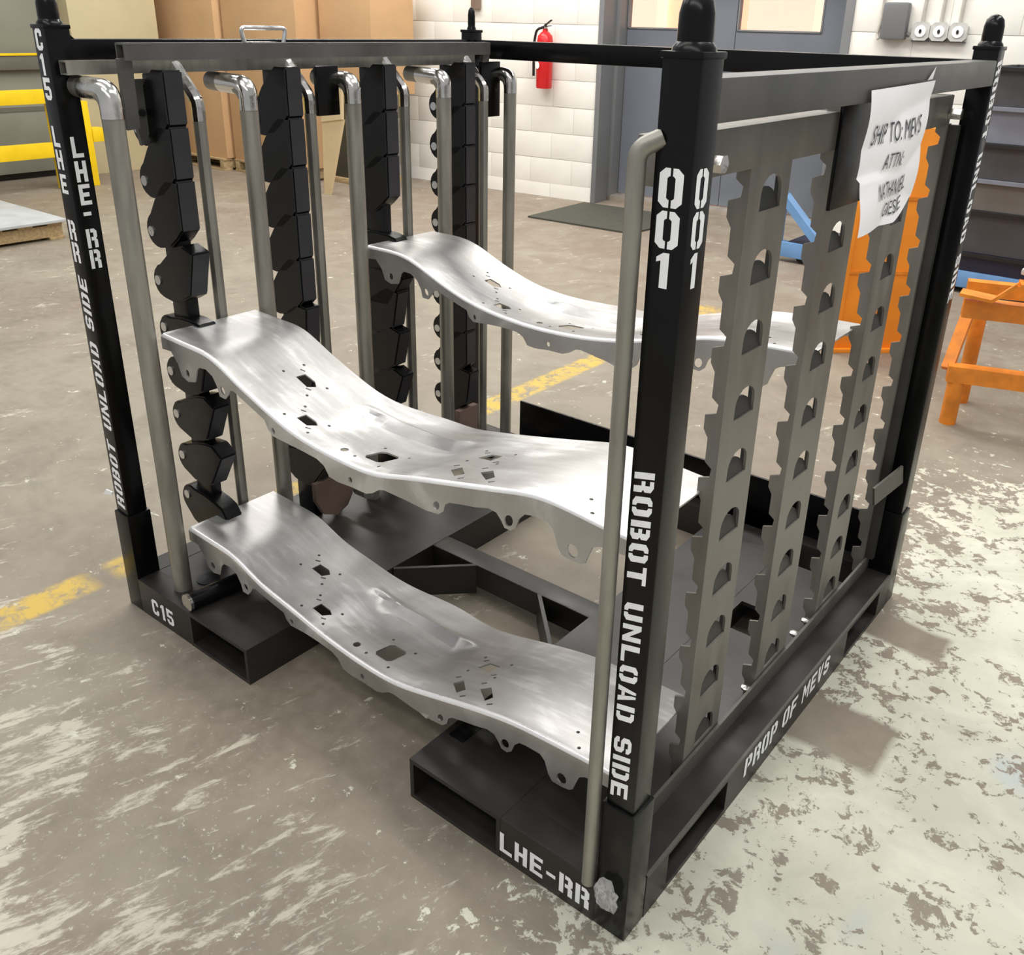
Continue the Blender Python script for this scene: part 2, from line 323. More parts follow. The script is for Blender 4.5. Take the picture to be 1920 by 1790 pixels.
# stencil glyphs in a unit-high cell
t_, g_, w_, c_, i_ = .2, .03, .6, .14, .05
a_ = t_+2*g_
mir = lambda P: [(w_-x, y) for x, y in P][::-1]
OL = [(w_/2-g_, 0), (c_, 0), (0, c_), (0, 1-c_), (c_, 1), (w_/2-g_, 1), (w_/2-g_, 1-t_), (t_+i_, 1-t_), (t_, 1-t_-i_), (t_, t_+i_), (t_+i_, t_), (w_/2-g_, t_)]
UL = [(w_/2-g_, 0), (c_, 0), (0, c_), (0, 1), (t_, 1), (t_, t_+i_), (t_+i_, t_), (w_/2-g_, t_)]
rect = lambda x0, y0, x1, y1: [(x0, y0), (x1, y0), (x1, y1), (x0, y1)]
GL = {
 'O': [OL, mir(OL)], '0': [OL, mir(OL)], 'U': [UL, mir(UL)],
 'D': [rect(0, 0, t_, 1), [(a_, 0), (w_-c_, 0), (w_, c_), (w_, 1-c_), (w_-c_, 1), (a_, 1), (a_, 1-t_), (w_-t_-i_, 1-t_), (w_-t_, 1-t_-i_), (w_-t_, t_+i_), (w_-t_-i_, t_), (a_, t_)]],
 'C': [[(w_, .36), (w_-t_, .36), (w_-t_, t_+i_), (w_-t_-i_, t_), (t_+i_, t_), (t_, t_+i_), (t_, 1-t_-i_), (t_+i_, 1-t_), (w_-t_-i_, 1-t_), (w_-t_, 1-t_-i_), (w_-t_, .64), (w_, .64), (w_, 1-c_), (w_-c_, 1), (c_, 1), (0, 1-c_), (0, c_), (c_, 0), (w_-c_, 0), (w_, c_)]],
 '1': [[(.2, 0), (.42, 0), (.42, 1), (.26, 1), (.08, .86), (.08, .72), (.2, .77)]],
 '5': [[(0, 1), (w_, 1), (w_, 1-t_), (t_, 1-t_), (t_, .62), (w_-c_, .62), (w_, .62-c_), (w_, c_), (w_-c_, 0), (c_, 0), (0, c_), (0, .3), (t_, .3), (t_, t_), (w_-t_, t_), (w_-t_, .44), (0, .44)]],
 'L': [[(0, 0), (w_, 0), (w_, t_), (t_, t_), (t_, 1), (0, 1)]],
 'H': [rect(0, 0, t_, 1), rect(w_-t_, 0, w_, 1), rect(t_, .4, w_-t_, .6)],
 'E': [[(0, 0), (w_, 0), (w_, t_), (t_, t_), (t_, .4), (w_*.88, .4), (w_*.88, .6), (t_, .6), (t_, 1-t_), (w_, 1-t_), (w_, 1), (0, 1)]],
 'F': [[(0, 0), (t_, 0), (t_, .38), (w_*.88, .38), (w_*.88, .58), (t_, .58), (t_, 1-t_), (w_, 1-t_), (w_, 1), (0, 1)]],
 'R': [rect(0, 0, t_, 1), [(a_, 1), (w_-c_, 1), (w_, 1-c_), (w_, .56), (w_-.08, .48), (w_, .4), (w_, 0), (w_-t_, 0), (w_-t_, .38), (a_, .38), (a_, .57), (w_-t_, .57), (w_-t_, 1-t_), (a_, 1-t_)]],
 'B': [rect(0, 0, t_, 1), [(a_, 0), (w_-c_, 0), (w_, c_), (w_, .42), (w_-.07, .5), (w_, .58), (w_, 1-c_), (w_-c_, 1), (a_, 1), (a_, 1-t_), (w_-t_, 1-t_), (w_-t_, .6), (a_, .6), (a_, .41), (w_-t_, .41), (w_-t_, t_), (a_, t_)]],
 'P': [rect(0, 0, t_, 1), [(a_, .36), (w_-c_, .36), (w_, .36+c_), (w_, 1-c_), (w_-c_, 1), (a_, 1), (a_, 1-t_), (w_-t_, 1-t_), (w_-t_, .56), (a_, .56)]],
 'T': [[(0, 1), (0, 1-t_), (w_/2-t_/2, 1-t_), (w_/2-t_/2, 0), (w_/2+t_/2, 0), (w_/2+t_/2, 1-t_), (w_, 1-t_), (w_, 1)]],
 'N': [rect(0, 0, .17, 1), rect(w_-.17, 0, w_, 1), [(.17, 1), (.17, .62), (w_-.17, 0), (w_-.17, .38)]],
 'M': [rect(0, 0, .16, 1), rect(.56, 0, .72, 1), [(.16, 1), (.16, .66), (.36, .2), (.36, .58)], [(.36, .58), (.36, .2), (.56, .66), (.56, 1)]],
 'A': [[(0, 0), (.19, 0), (.3-g_, .78), (.3-g_, 1), (.18, 1)], [(w_, 0), (w_-.18+.0, 1), (.3+g_, 1), (.3+g_, .78), (w_-.19, 0)], [(.2, .2), (.4, .2), (.375, .38), (.225, .38)]],
 'S': [[(c_, 0), (w_-c_, 0), (w_, c_), (w_, .6-c_), (w_-c_, .6), (t_, .6), (t_, 1-t_), (w_-t_, 1-t_), (w_-t_, .7), (w_, .7), (w_, 1-c_), (w_-c_, 1), (c_, 1), (0, 1-c_), (0, .4+c_), (c_, .4), (w_-t_, .4), (w_-t_, t_), (t_, t_), (t_, .3), (0, .3), (0, c_)]],
 'I': [rect(0, 0, t_, 1)], 'V': [[(0, 1), (.2, 1), (w_/2, .34), (w_-.2, 1), (w_, 1), (w_/2+.11, 0), (w_/2-.11, 0)]],
 '-': [rect(.04, .41, .46, .59)]}
WID = {'I': .2, 'M': .72, '1': .5, '-': .5}
def stencil(items, parent, name='stencil_lettering', label=None):
    """items: (text, origin, udir, vdir, height, width scale, letter step or None, shear)"""
    bm = bmesh.new()
    for tx, o, u, v, h, ws, gap, sh in items:
        o, u, v = Vector(o), Vector(u).normalized(), Vector(v).normalized(); x = 0
        for ch in tx:
            if ch == ' ': x += .5*ws; continue
            for P in GL[ch]:
                vs = [bm.verts.new(o+u*((x+(px+sh*py)*ws)*h)+v*(py*h)) for px, py in P]
                try: bm.faces.new(vs)
                except ValueError: pass
            x += (WID.get(ch, w_)*ws+gap)
    bm.normal_update(); bmesh.ops.triangulate(bm, faces=bm.faces[:])
    me = bpy.data.meshes.new(name); bm.to_mesh(me); bm.free()
    return link(name, me, M['white'], parent, label=label)
def twidth(tx, ws, gap): return sum(.5*ws if c == ' ' else WID.get(c, w_)*ws+gap for c in tx)-gap
def fit_line(tx, start, end, v, h, parent, shear=0, gap=.16, label=None, name='stencil_lettering'):
    s, e = Vector(start), Vector(end); Lh = (e-s).length/h
    n = sum(1 for c in tx if c != ' '); k = sum(.5 if c == ' ' else WID.get(c, w_) for c in tx)
    ws = (Lh-gap*(n-1))/k
    x = 0; u = (e-s).normalized()
    for word in tx.split(' '):
        stencil([(word, s+u*(x*h), u, v, h, ws, gap, shear)], parent, name, label)
        x += sum(WID.get(c, w_)*ws+gap for c in word)+.5*ws

# ------------------------------------------------------------------ setting
W, D, HP, HS = 1.5821, 1.3824, 1.4305, .2842
S2, S1 = .0641, .0535; EI = (S2-S1)/2
bm = bmesh.new(); add_box(bm, -13, 7, -5, 8.0, -.1, 0)
link('floor', fin(bm, 'floor'), M['floor'], kind='structure')

AL = math.atan(.076)
wall = link('wall_back', None, kind='structure', loc=(-2.85, 5.862, 0)); wall.rotation_euler = (0, 0, AL)
ca = math.cos(AL)
def S(x): return (x+2.85)/ca          # world x on the wall line -> distance along the wall
OP0, OP1, OPH = S(-2.58), S(-.535), 2.2
# core of the wall, with the door opening left free (local: x along wall, y into the wall)
boxes('wall_core', [(-7, OP0, .005, .40, 0, 3.4), (OP1, 6, .005, .40, 0, 3.4), (OP0, OP1, .005, .40, OPH, 3.4)], M['mortar'], wall, bev=0)
BW, BH, J = .44, .2215, .0045
bmb = bmesh.new(); add_box(bmb, -.0013, BW-J+.0013, 0, .03, J/2, BH-J/2, 0, .003); bme = fin(bmb, 'block', 35); bme.materials.append(M['block'])
bmb = bmesh.new(); add_box(bmb, -.0013, BW/2-J+.0013, 0, .03, J/2, BH-J/2, 0, .003); bmh = fin(bmb, 'half_block', 35); bmh.materials.append(M['block'])
rnd = random.Random(3)
def put(x, k, me, sx=1):
    o = bpy.data.objects.new('concrete_block', me); COL.objects.link(o); o.parent = wall
    o.location = (x, -.0+rnd.uniform(-.0012, .0012), .115-BH+k*BH if k else -.1); o.scale = (sx, 1, 1)
def course(x0, x1, k, anchor):
    # blocks laid outwards from the door opening
    off = (BW/2 if k % 2 else 0); Lx = x1-x0; pos = []
    x = 0; first = off if off else BW
    segs = [first]
    while x+segs[-1] < Lx and len(segs) < 40:
        x += segs[-1]; segs.append(min(BW, Lx-x))
    x = 0
    for s in segs:
        if s < .03: break
        full = bme if s > BW/2+.01 else bmh; ref = BW-J if full is bme else BW/2-J
        sc = (s-J)/ref
        put((x0+x+J/2) if anchor == 'l' else (x1-x-s+J/2), k, full, sc); x += s
for k in range(0, 10):
    course(S(-6.9), OP0, k, 'r'); course(OP1, S(2.4), k, 'l')
# plain painted wall above the last course that can be told apart
boxes('upper_wall', [(-7, OP0, 0, .02, .115+9*BH, 3.4), (OP1, 6, 0, .02, .115+9*BH, 3.4), (OP0, OP1, 0, .02, OPH, 3.4), (-7, S(-6.9), 0, .02, 0, .115+9*BH), (S(2.4), 6, 0, .02, 0, .115+9*BH)], M['block'], wall, bev=0)
# grey steel door frame: reveals, stops and head
df = link('trim_1', None, kind='structure', loc=wall.location); df.rotation_euler = (0, 0, AL)
boxes('door_jamb', [(OP0-.005, OP0+.04, -.015, .40, 0, OPH), (OP0+.04, OP0+.075, .20, .40, 0, OPH)], M['frame'], df)
boxes('door_jamb', [(OP1-.05, OP1+.012, -.015, .40, 0, OPH), (OP1-.11, OP1-.05, .20, .40, 0, OPH)], M['frame'], df)
boxes('door_head', [(OP0-.005, OP1+.012, -.015, .40, OPH-.05, OPH+.01)], M['frame'], df)
boxes('door_sill', [(OP0+.04, OP1-.05, .20, .40, 0, .05)], M['alum'], df)
# two glazed door leaves
dmid = (OP0+OP1)/2+.03
def leaf(idx, x0, x1, wx0, wx1):
    d = link('door_%d' % idx, None, kind='structure', loc=wall.location); d.rotation_euler = (0, 0, AL)
    z0, z1, w0, w1, y0, y1 = .055, OPH-.055, 1.425, 2.02, .33, .375
    bm = bmesh.new()
    for b_ in ((x0, wx0, z0, z1), (wx1, x1, z0, z1), (wx0, wx1, z0, w0), (wx0, wx1, w1, z1)): add_box(bm, b_[0], b_[1], y0, y1, b_[2], b_[3])
    bmesh.ops.remove_doubles(bm, verts=bm.verts[:], dist=1e-5)
    link('door_panel', fin(bm, 'door_panel'), M['door'], d)
    bm = bmesh.new()
    for b_ in ((wx0, wx0+.012, w0, w1), (wx1-.012, wx1, w0, w1), (wx0, wx1, w0, w0+.012), (wx0, wx1, w1-.012, w1)): add_box(bm, b_[0], b_[1], y0-.008, y1, b_[2], b_[3])
    link('glazing_bead', fin(bm, 'glazing_bead'), M['frame'], d)
    box('glass_pane', wx0+.005, wx1-.005, .348, .354, w0+.005, w1-.005, M['glass'], d, bev=0)
    return d
leaf(1, OP0+.08, dmid-.003, S(-2.50), S(-1.80)); leaf(2, dmid+.003, OP1-.115, S(-1.52), S(-.84))
# lit office behind the doors
off_ = link('wall_office', None, kind='structure', loc=wall.location); off_.rotation_euler = (0, 0, AL)
boxes('office_wall', [(OP0-1.5, OP1+1.5, 1.6, 1.65, 0, 3)], M['lit'], off_, bev=0)
boxes('office_cupboard', [(S(-1.85), S(-1.25), 1.35, 1.58, 0, 2.3)], M['lit2'], off_, bev=.01)
boxes('office_poster', [(S(-.9), S(-.4), 1.57, 1.598, 1.55, 2.1)], M['lit2'], off_, bev=0)
boxes('office_cupboard', [(S(-3.2), S(-2.75), 1.35, 1.58, 0, 2.3)], M['lit2'], off_, bev=.01)

# floor mat by the door
bm = bmesh.new(); add_prism(bm, [(-2.56, 4.95), (-1.60, 4.985), (-1.50, 5.86), (-2.60, 5.80)], lambda p: (p[0], p[1], 0), lambda p: (p[0], p[1], .014))
link('floor_mat', fin(bm, 'floor_mat'), M['rubber'], label='dark olive rubber entrance mat lying in front of the grey double door', cat='mat')

def wloc(s, d, z):   # wall-local to world
    return Vector((-2.85, 5.862, 0))+Vector((math.cos(AL), math.sin(AL), 0))*s+Vector((math.sin(AL), -math.cos(AL), 0))*d+Vector((0, 0, z))

# fire extinguisher
p = wloc(S(-3.06), .085, .93)
fe = empty('fire_extinguisher', 'red fire extinguisher hung on the white block wall left of the doors', 'extinguisher', p)
lathe('cylinder', [(.03, 0), (.066, .004), (.07, .02), (.07, .37), (.062, .42), (.035, .45), (.024, .455), (.022, .475)], M['red'], fe)
lathe('valve', [(.018, .475), (.022, .48), (.022, .50), (.012, .503), (.012, .52)], M['zinc'], fe)
bm = bmesh.new(); bar_box(bm, (0, -.01, .50), (.085, -.03, .545), .02, .006); bar_box(bm, (0, -.01, .495), (.08, -.03, .50), .02, .006)
link('lever', fin(bm, 'lever'), M['blk'], fe)
sweep('hose', fillet([(0, -.02, .49), (-.07, -.03, .47), (-.105, -.02, .36), (-.10, -.02, .10)], .06), .011, M['blk'], fe, 8)
bm = bmesh.new()
for k in range(7):
    a0, a1 = -2.3+k*.25, -2.3+(k+1)*.25
    for z0, z1 in ((.235, .285),):
        bm.faces.new([bm.verts.new((.0712*math.cos(a), .0712*math.sin(a), z)) for a, z in ((a0, z0), (a1, z0), (a1, z1), (a0, z1))])
link('paper_band', fin(bm, 'paper_band'), M['paper'], fe)
bm = bmesh.new(); c0 = Vector((.0725*math.cos(-1.9), .0725*math.sin(-1.9), .19)); tx = Vector((-math.sin(-1.9), math.cos(-1.9), 0))
bm.faces.new([bm.verts.new(c0+tx*.03*math.cos(a)+Vector((0, 0, .03*math.sin(a)))) for a in [k*math.pi/8 for k in range(16)]])
link('round_tag', fin(bm, 'round_tag'), M['white'], fe)

# electrics right of the doors
wr = AL
g = empty('junction_box', 'plain grey rounded junction box on the wall just right of the doors', 'box', wloc(S(-.222), .0, 1.41), wr)
bm = bmesh.new(); add_box(bm, -.085, .085, -.09, -.002, -.01, .225, 0, .02); link('box_body', fin(bm, 'box_body', 35), M['gbox'], g)
sweep('cable', fillet([(-.10, -.03, .55), (-.10, -.03, .10), (-.115, -.03, .02), (-.10, -.04, -.01)], .03), .011, M['conduit'], g, 8)
sweep('connector', [(.085, -.04, .03), (.108, -.035, .018)], .016, M['gbox'], g, 8)
nm = ['leftmost', 'middle', 'rightmost']
for k in range(3):
    sx = S(-.047+k*.119)
    e = empty('outlet_box', '%s of three pale octagonal outlet boxes on the wall right of the doors' % nm[k], 'outlet', wloc(sx, 0, 1.457), wr, 'octagonal outlet boxes beside the doors')
    bm = bmesh.new(); q = .058; c = .022
    octo = [(-q, -q+c), (-q+c, -q), (q-c, -q), (q, -q+c), (q, q-c), (q-c, q), (-q+c, q), (-q, q-c)]
    add_prism(bm, octo, lambda p_: (p_[0], -.05, p_[1]), lambda p_: (p_[0], -.002, p_[1])); link('cover_plate', fin(bm, 'cover_plate'), M['galv'], e)
    bm = bmesh.new(); ring = [(.036*math.cos(a), .036*math.sin(a)) for a in [i*math.pi/10 for i in range(20)]]
    add_prism(bm, ring, lambda p_: (p_[0], -.056, p_[1]), lambda p_: (p_[0], -.05, p_[1])); link('outlet_face', fin(bm, 'outlet_face'), M['white'], e)
    bm = bmesh.new(); add_prism(bm, [(.009*math.cos(a), .014*math.sin(a)) for a in [i*math.pi/5 for i in range(10)]], lambda p_: (p_[0], -.06, p_[1]), lambda p_: (p_[0], -.056, p_[1])); link('slot', fin(bm, 'slot'), M['blk'], e)
    sweep('conduit', [(0, -.025, .05), (.01, -.025, 1.3)], .013, M['conduit'], e, 8)
    box('backbox', -.056, .056, -.03, -.002, -.066, -.058, M['gbox'], e, bev=0)
for x, lb in ((-3.84, 'brown metal cover on the white wall directly above the rear rack post'), (-5.15, 'brown metal cover on the white wall beside the cardboard boxes')):
    e = empty('wall_cover', lb, 'cover', wloc(S(x), 0, 1.545 if x > -4.5 else 1.59), wr)
    bm = bmesh.new(); add_box(bm, -.05, .05, -.04, -.002, 0, .22, 0, .018); link('cover_body', fin(bm, 'cover_body', 35), M['brownp'], e)
    sweep('pipe', [(0, -.02, .21), (0, -.02, 1.0)], .014, M['conduit'], e, 8)

# ------------------------------------------------------------------ left background
def carton(name, x0, x1, y0, y1, z0, z1, mt, label, group=None, flap=True):
    e = empty(name, label, 'box', ((x0+x1)/2, (y0+y1)/2, z0), 0, group)
    w, d, h = (x1-x0)/2, (y1-y0)/2, z1-z0
    box('carton_body', -w, w, -d, d, 0, h, mt, e, bev=.006)
    if flap:
        box('tape_seam', -w*.98, w*.98, -.03, .03, h-.001, h+.002, M['cardl'], e, bev=0)
    return e
def pallet(x0, x1, y0, y1, label, top=.12, along='x'):
    e = empty('wooden_pallet', label, 'pallet', ((x0+x1)/2, (y0+y1)/2, 0))
    w, d = (x1-x0)/2, (y1-y0)/2
    for k in range(6):
        c = -d+.05+k*(2*d-.1)/5; box('deck_board', -w, w, c-.05, c+.05, top-.02, top, M['wood'], e)
    for k in range(3):
        c = -w+.04+k*(2*w-.08)/2; box('stringer', c-.03, c+.03, -d, d, .02, top-.02, M['wood'], e)
    for k in range(3):
        c = -d+.05+k*(2*d-.1)/2; box('bottom_board', -w, w, c-.05, c+.05, 0, .02, M['wood'], e)
    return e
pallet(-7.75, -6.26, 4.66, 5.36, 'wooden pallet under the large cardboard box left of the gap')
carton('cardboard_box', -7.74, -6.25, 4.70, 5.34, .12, 2.0, M['card'], 'large brown cardboard box on a pallet, left of the two tall ones')
pallet(-6.19, -5.12, 4.74, 5.36, 'wooden pallet under the right tall cardboard box')
carton('cardboard_box', -6.20, -5.10, 4.76, 5.34, .12, 2.0, M['card'], 'large brown cardboard box on a pallet, right of the two tall ones')
e = carton('dark_tote', -5.04, -4.62, 5.05, 5.5, .02, .82, M['tote'], 'dark olive container on a board behind the leaning cardboard sheet', flap=False)
box('base_board', -.24, .24, -.26, .25, -.02, .03, M['wood'], e)
carton('cardboard_box', -5.04, -4.36, 4.98, 5.5, .82, 2.0, M['card'], 'smaller cardboard box on the dark container nearest the white wall')
e = empty('cardboard_sheet', 'pale cardboard sheet standing folded between box and wall', 'cardboard', (-4.42, 4.5, 0))
bm = bmesh.new(); add_prism(bm, [(-.10, .62), (.17, .66), (.19, .98), (-.02, 1.0)], lambda p_: (p_[0], 0, p_[1]), lambda p_: (p_[0]+.02, .012, p_[1]))
add_prism(bm, [(-.13, 0), (-.06, 0), (.17, .66), (-.10, .62)], lambda p_: (p_[0], .012, p_[1]), lambda p_: (p_[0]+.02, .024, p_[1]))
link('folded_board', fin(bm, 'folded_board'), M['cardl'], e)
carton('beige_carton', -7.7, -6.9, 3.62, 4.5, 0, 2.0, M['beige'], 'tall beige carton behind the yellow guard rail', flap=False)
# grey-green steel cabinet
cb = empty('steel_cabinet', 'grey green steel cabinet with projecting ledge behind the yellow guard rail', 'cabinet', (-7.4, 2.0, 0))
boxes('lower_body', [(-.35, .35, -2.0, 1.55, .06, .96)], M['ggreen'], cb, bev=.006)
boxes('ledge', [(-.38, .42, -2.02, 1.57, .96, 1.08)], M['ggd'], cb, bev=.006)
boxes('ledge_edge', [(.38, .43, -2.02, 1.57, 1.08, 1.10)], M['yellow'], cb, bev=.002, label='thin yellow edge along the ledge')
boxes('upper_body', [(-.35, .30, -2.0, 1.55, 1.08, 2.2)], M['ggreen'], cb, bev=.006)
boxes('plinth', [(-.32, .30, -1.95, 1.5, 0, .06)], M['blk'], cb, bev=0)
boxes('drawer_seam', [(.345, .356, -2.0, 1.55, .60, .64), (.345, .356, -2.0, 1.55, .22, .25)], M['ggd'], cb, bev=0)
# guard rail
gr = empty('guard_rail', 'yellow two rail steel guard rail in front of the grey green cabinet', 'guard rail', (-6.35, 2.0, 0))
box('upper_rail', -.03, .03, -2.4, 1.14, .722, .838, M['yellow'], gr, bev=.004)
box('lower_rail', -.03, .03, -2.4, 1.14, .275, .40, M['yellow'], gr, bev=.004)
box('rail_post', -.05, .05, 1.02, 1.36, 0, .73, M['yellow'], gr, bev=.006)
box('bracket', -.06, .06, 1.36, 1.46, .38, .50, M['yellow'], gr, bev=.004)
box('rail_post', -.05, .05, -.72, -.55, 0, .72, M['yellow'], gr, bev=.006)
# pallet with a sheet
pallet(-5.45, -4.40, .95, 2.06, 'low wooden pallet on the floor at the left edge of the picture')
bm = bmesh.new(); add_box(bm, -5.42, -4.36, .97, 2.08, .1205, .14, 0, .004)
link('metal_sheet', fin(bm, 'metal_sheet', 35), M['sheet'], label='pale blue grey sheet lying on the low pallet', cat='sheet')

# ------------------------------------------------------------------ right background
ob = empty('orange_rack', 'tall orange steel rack panel seen through the slotted posts', 'rack', (.82, 3.56, 0), math.atan2(.34, .376))
box('panel', -.27, .19, -.02, .02, .02, 1.06, M['orange'], ob, bev=.004)
for z in (.40, .75): box('seam', -.27, .19, -.026, -.018, z-.012, z+.004, M['orange2'], ob, bev=0)
box('side_channel', .17, .21, -.03, .05, 0, 1.0, M['orange'], ob); box('side_channel', -.30, -.26, -.03, .05, 0, 1.0, M['orange'], ob)
for k in range(5): box('hook', .12, .235, -.035, .03, .17+k*.2, .205+k*.2, M['orange'], ob)
box('foot', -.3, .21, -.05, .12, 0, .02, M['orange'], ob)

st = empty('orange_stand', 'worn orange welded steel stand on the floor beyond the right rack post', 'stand', (1.33, 2.8, 0), .30)
sweep('leg', [(0, 0, 0), (0, 0, .2)], .032, M['orange2'], st, 12); sweep('leg', [(.06, .28, 0), (.06, .28, .45)], .03, M['orange2'], st, 12)
sweep('leg', [(.75, 0, 0), (.75, 0, .5)], .032, M['orange2'], st, 12); sweep('leg', [(.75, .4, 0), (.75, .4, .5)], .03, M['orange2'], st, 12)
bar('lower_rail', (-.04, 0, .215), (.8, 0, .215), .06, .065, M['orange2'], st)
bar('upper_rail', (-.03, .05, .47), (.8, .05, .47), .06, .07, M['orange2'], st)
bar('upper_rail', (.0, .4, .47), (.8, .4, .47), .06, .06, M['orange2'], st)
bar('diagonal_brace', (-.04, .02, .22), (.02, .22, .48), .045, .03, M['orange2'], st)
bar('upright', (.08, .05, .24), (.08, .05, .46), .07, .03, M['orange2'], st)
bar('upright', (.20, .05, .24), (.20, .05, .46), .05, .03, M['orange2'], st)
bm = bmesh.new(); bar_box(bm, (-.05, .02, .535), (.07, .0, .525), .09, .012); bar_box(bm, (.07, 0, .525), (.14, -.02, .60), .09, .012); bar_box(bm, (.14, -.02, .60), (.75, -.02, .61), .09, .012)
link('bent_bracket', fin(bm, 'bent_bracket'), M['orange2'], st)
bar('upright', (.13, .03, .48), (.13, .03, .66), .05, .04, M['orange2'], st)
bm = bmesh.new(); add_box(bm, 1.46, 1.72, 2.84, 2.92, .628, .652, 0, .008)
link('white_part', fin(bm, 'white_part', 35), M['galv'], label='pale metal piece lying on top of the orange stand', cat='part')

ct = empty('blue_cart', 'blue steel cart carrying the stack of grey trays near the doors', 'cart', (.75, 5.25, 0))
box('base_beam', -1.15, 1.3, -.28, -.22, .035, .135, M['blue'], ct, bev=.004); box('base_beam', -1.15, 1.3, .22, .28, .035, .135, M['blue'], ct, bev=.004)
bar('diagonal_brace', (-1.17, -.25, .43), (-.86, -.25, .13), .05, .085, M['blue'], ct, upv=(0, 1, 0))
box('deck', -1.1, 1.3, -.26, .26, .10, .14, M['navy'], ct)
box('end_post', -1.2, -1.15, -.28, -.23, .05, .46, M['blue'], ct)
for x in (-1.0, 1.15):
    for y in (-.22, .22): sweep('caster', [(x, y-.02, .04), (x, y+.02, .04)], .04, M['blk'], ct, 12)
zt = [(.165, .25, 'navy', 'lowest dark navy tray of the stack on the blue cart'), (.262, .50, 'tray', 'deep dark grey tray second from the bottom of the stack on the blue cart'), (.512, .68, 'tray2', 'taupe grey tray in the middle of the stack on the blue cart'), (.692, .88, 'tray', 'dark grey tray just above the taupe one on the blue cart'), (.892, 1.08, 'tray3', 'blue grey tray second from the top of the stack on the blue cart'), (1.092, 1.29, 'tray', 'topmost dark grey tray of the stack on the blue cart')]
zb = .14
for z0, z1, mk, lb in zt:
    e = empty('storage_tray', lb, 'tray', (1.4, 5.25, zb)); h = z1-zb-.002
    bm = bmesh.new(); hollow(bm, 'z', 0, h, -.68, .62, -.26, .26, .012); add_box(bm, -.67, .61, -.25, .25, 0, .01)
    link('tray_body', fin(bm, 'tray_body'), M[mk], e)
    bm = bmesh.new(); hollow(bm, 'z', h-.022, h-.002, -.71, .65, -.29, .29, .03); link('tray_rim', fin(bm, 'tray_rim'), M['blue'] if mk == 'tray2' and 0 else M['tray3' if mk in ('tray2', 'tray3') else 'blk'], e)
    zb = z1

# ------------------------------------------------------------------ THE RACK
rack = empty('shipping_rack', 'black steel shipping rack with white stencilled posts holding three silver panels', 'rack')
# posts
def post(cx, cy, lab, s=S1, pin=True, pr=.0215):
    bm = bmesh.new(); add_box(bm, cx-s/2, cx+s/2, cy-s/2, cy+s/2, .02, HP, 0, .004)
    po = link('post', fin(bm, 'post', 35), M['black'], rack, label=lab)
    bm = bmesh.new(); add_box(bm, cx-S2/2, cx+S2/2, cy-S2/2, cy+S2/2, 0, HS, 0, .004); link('sleeve', fin(bm, 'sleeve', 35), M['black'], po)
    lathe('stacking_pin', [(pr*1.25, 0), (pr*1.2, .006), (pr*.98, .012), (pr, .02), (pr*.98, .042), (pr*.84, .055), (pr*.5, .063), (.002, .066)], M['black'], po, 18, (cx, cy, HP))
    bm = bmesh.new(); add_box(bm, cx-s/2-.002, cx+s/2+.002, cy-s/2-.002, cy+s/2+.002, HP-.006, HP+.002, 0, .002); link('post_cap', fin(bm, 'post_cap', 35), M['black'], po)
    return po
c = S2/2
pN = post(W-c, c, 'near post stencilled 001 and ROBOT UNLOAD SIDE'); pL = post(c, c, 'left post stencilled C15 LHE RR'); pR = post(W-c, D-c, 'right rear post, lettering seen edge on')
pB = post(.045, D-.045, 'far rear post', s=.046, pr=.0115)
# top rails
zr0, zr1 = 1.352, 1.4045
box('top_rail', EI, EI+S1, S2-.01, D-.06, zr0, zr1, M['black'], rack, label='left top rail')
box('top_rail', .05, W-.05, D-EI-S1, D-EI, zr0, zr1, M['black'], rack, label='rear top rail')
box('top_rail', W-EI-S1, W-EI, S2-.008, D-S2+.008, zr0, zr1, M['rail'], rack, label='black right top rail with painted grey sheen', bev=.004)
bm = bmesh.new(); add_prism(bm, [(.055, 1.39), (.055, HP-.01), (.085, 1.395)], lambda p_: (.02, p_[0], p_[1]), lambda p_: (.045, p_[0], p_[1])); link('gusset', fin(bm, 'gusset'), M['black'], rack)
# lower rail of the slotted side with bolts
box('slot_frame_rail', 1.465, 1.5105, .058, .625, 1.268, 1.332, M['slot'], rack, bev=.003); box('slot_frame_rail', 1.465, 1.5105, .79, 1.30, 1.268, 1.332, M['slot'], rack, bev=.003)
box('shade_plate', 1.505, 1.516, .628, .782, 1.165, 1.353, M['black'], rack)  # black sheet standing in for the shade at the top of the second slotted post
for y, z in ((.165, 1.291), (1.285, 1.293)):
    bm = bmesh.new(); add_prism(bm, [(.013*math.cos(a), .013*math.sin(a)) for a in [i*math.pi/3 for i in range(6)]], lambda p_: (1.511, y+p_[0], z+p_[1]), lambda p_: (1.537, y+p_[0], z+p_[1])); link('hex_bolt', fin(bm, 'hex_bolt'), M['weld'], rack)

# base
ZB = .10
def edge_rail(x0, x1, mt):
    L_ = [(x0, x1, S2, .14, 0, ZB), (x0, x1, .37, D-.37, 0, ZB), (x0, x1, D-.14, D-S2, 0, ZB), (x0, x1, .14, .37, ZB-.014, ZB), (x0, x1, D-.37, D-.14, ZB-.014, ZB), (x0, x1, .14, .37, 0, .012), (x0, x1, D-.37, D-.14, 0, .012)]
    return boxes('base_rail', L_, mt, rack, bev=0)
br = edge_rail(W-S2, W, M['base']); edge_rail(0, S2, M['base'])
box('base_edge', W-.004, W+.0015, S2, D-S2, ZB-.003, ZB+.002, M['lip'], rack, bev=0)
def fork(x0, x1):
    bm = bmesh.new(); hollow(bm, 'y', 0, D, x0, x1, 0, ZB, .010); return link('fork_tube', fin(bm, 'fork_tube'), M['base'], rack)
fork(.288, .527); fork(1.064, 1.302)
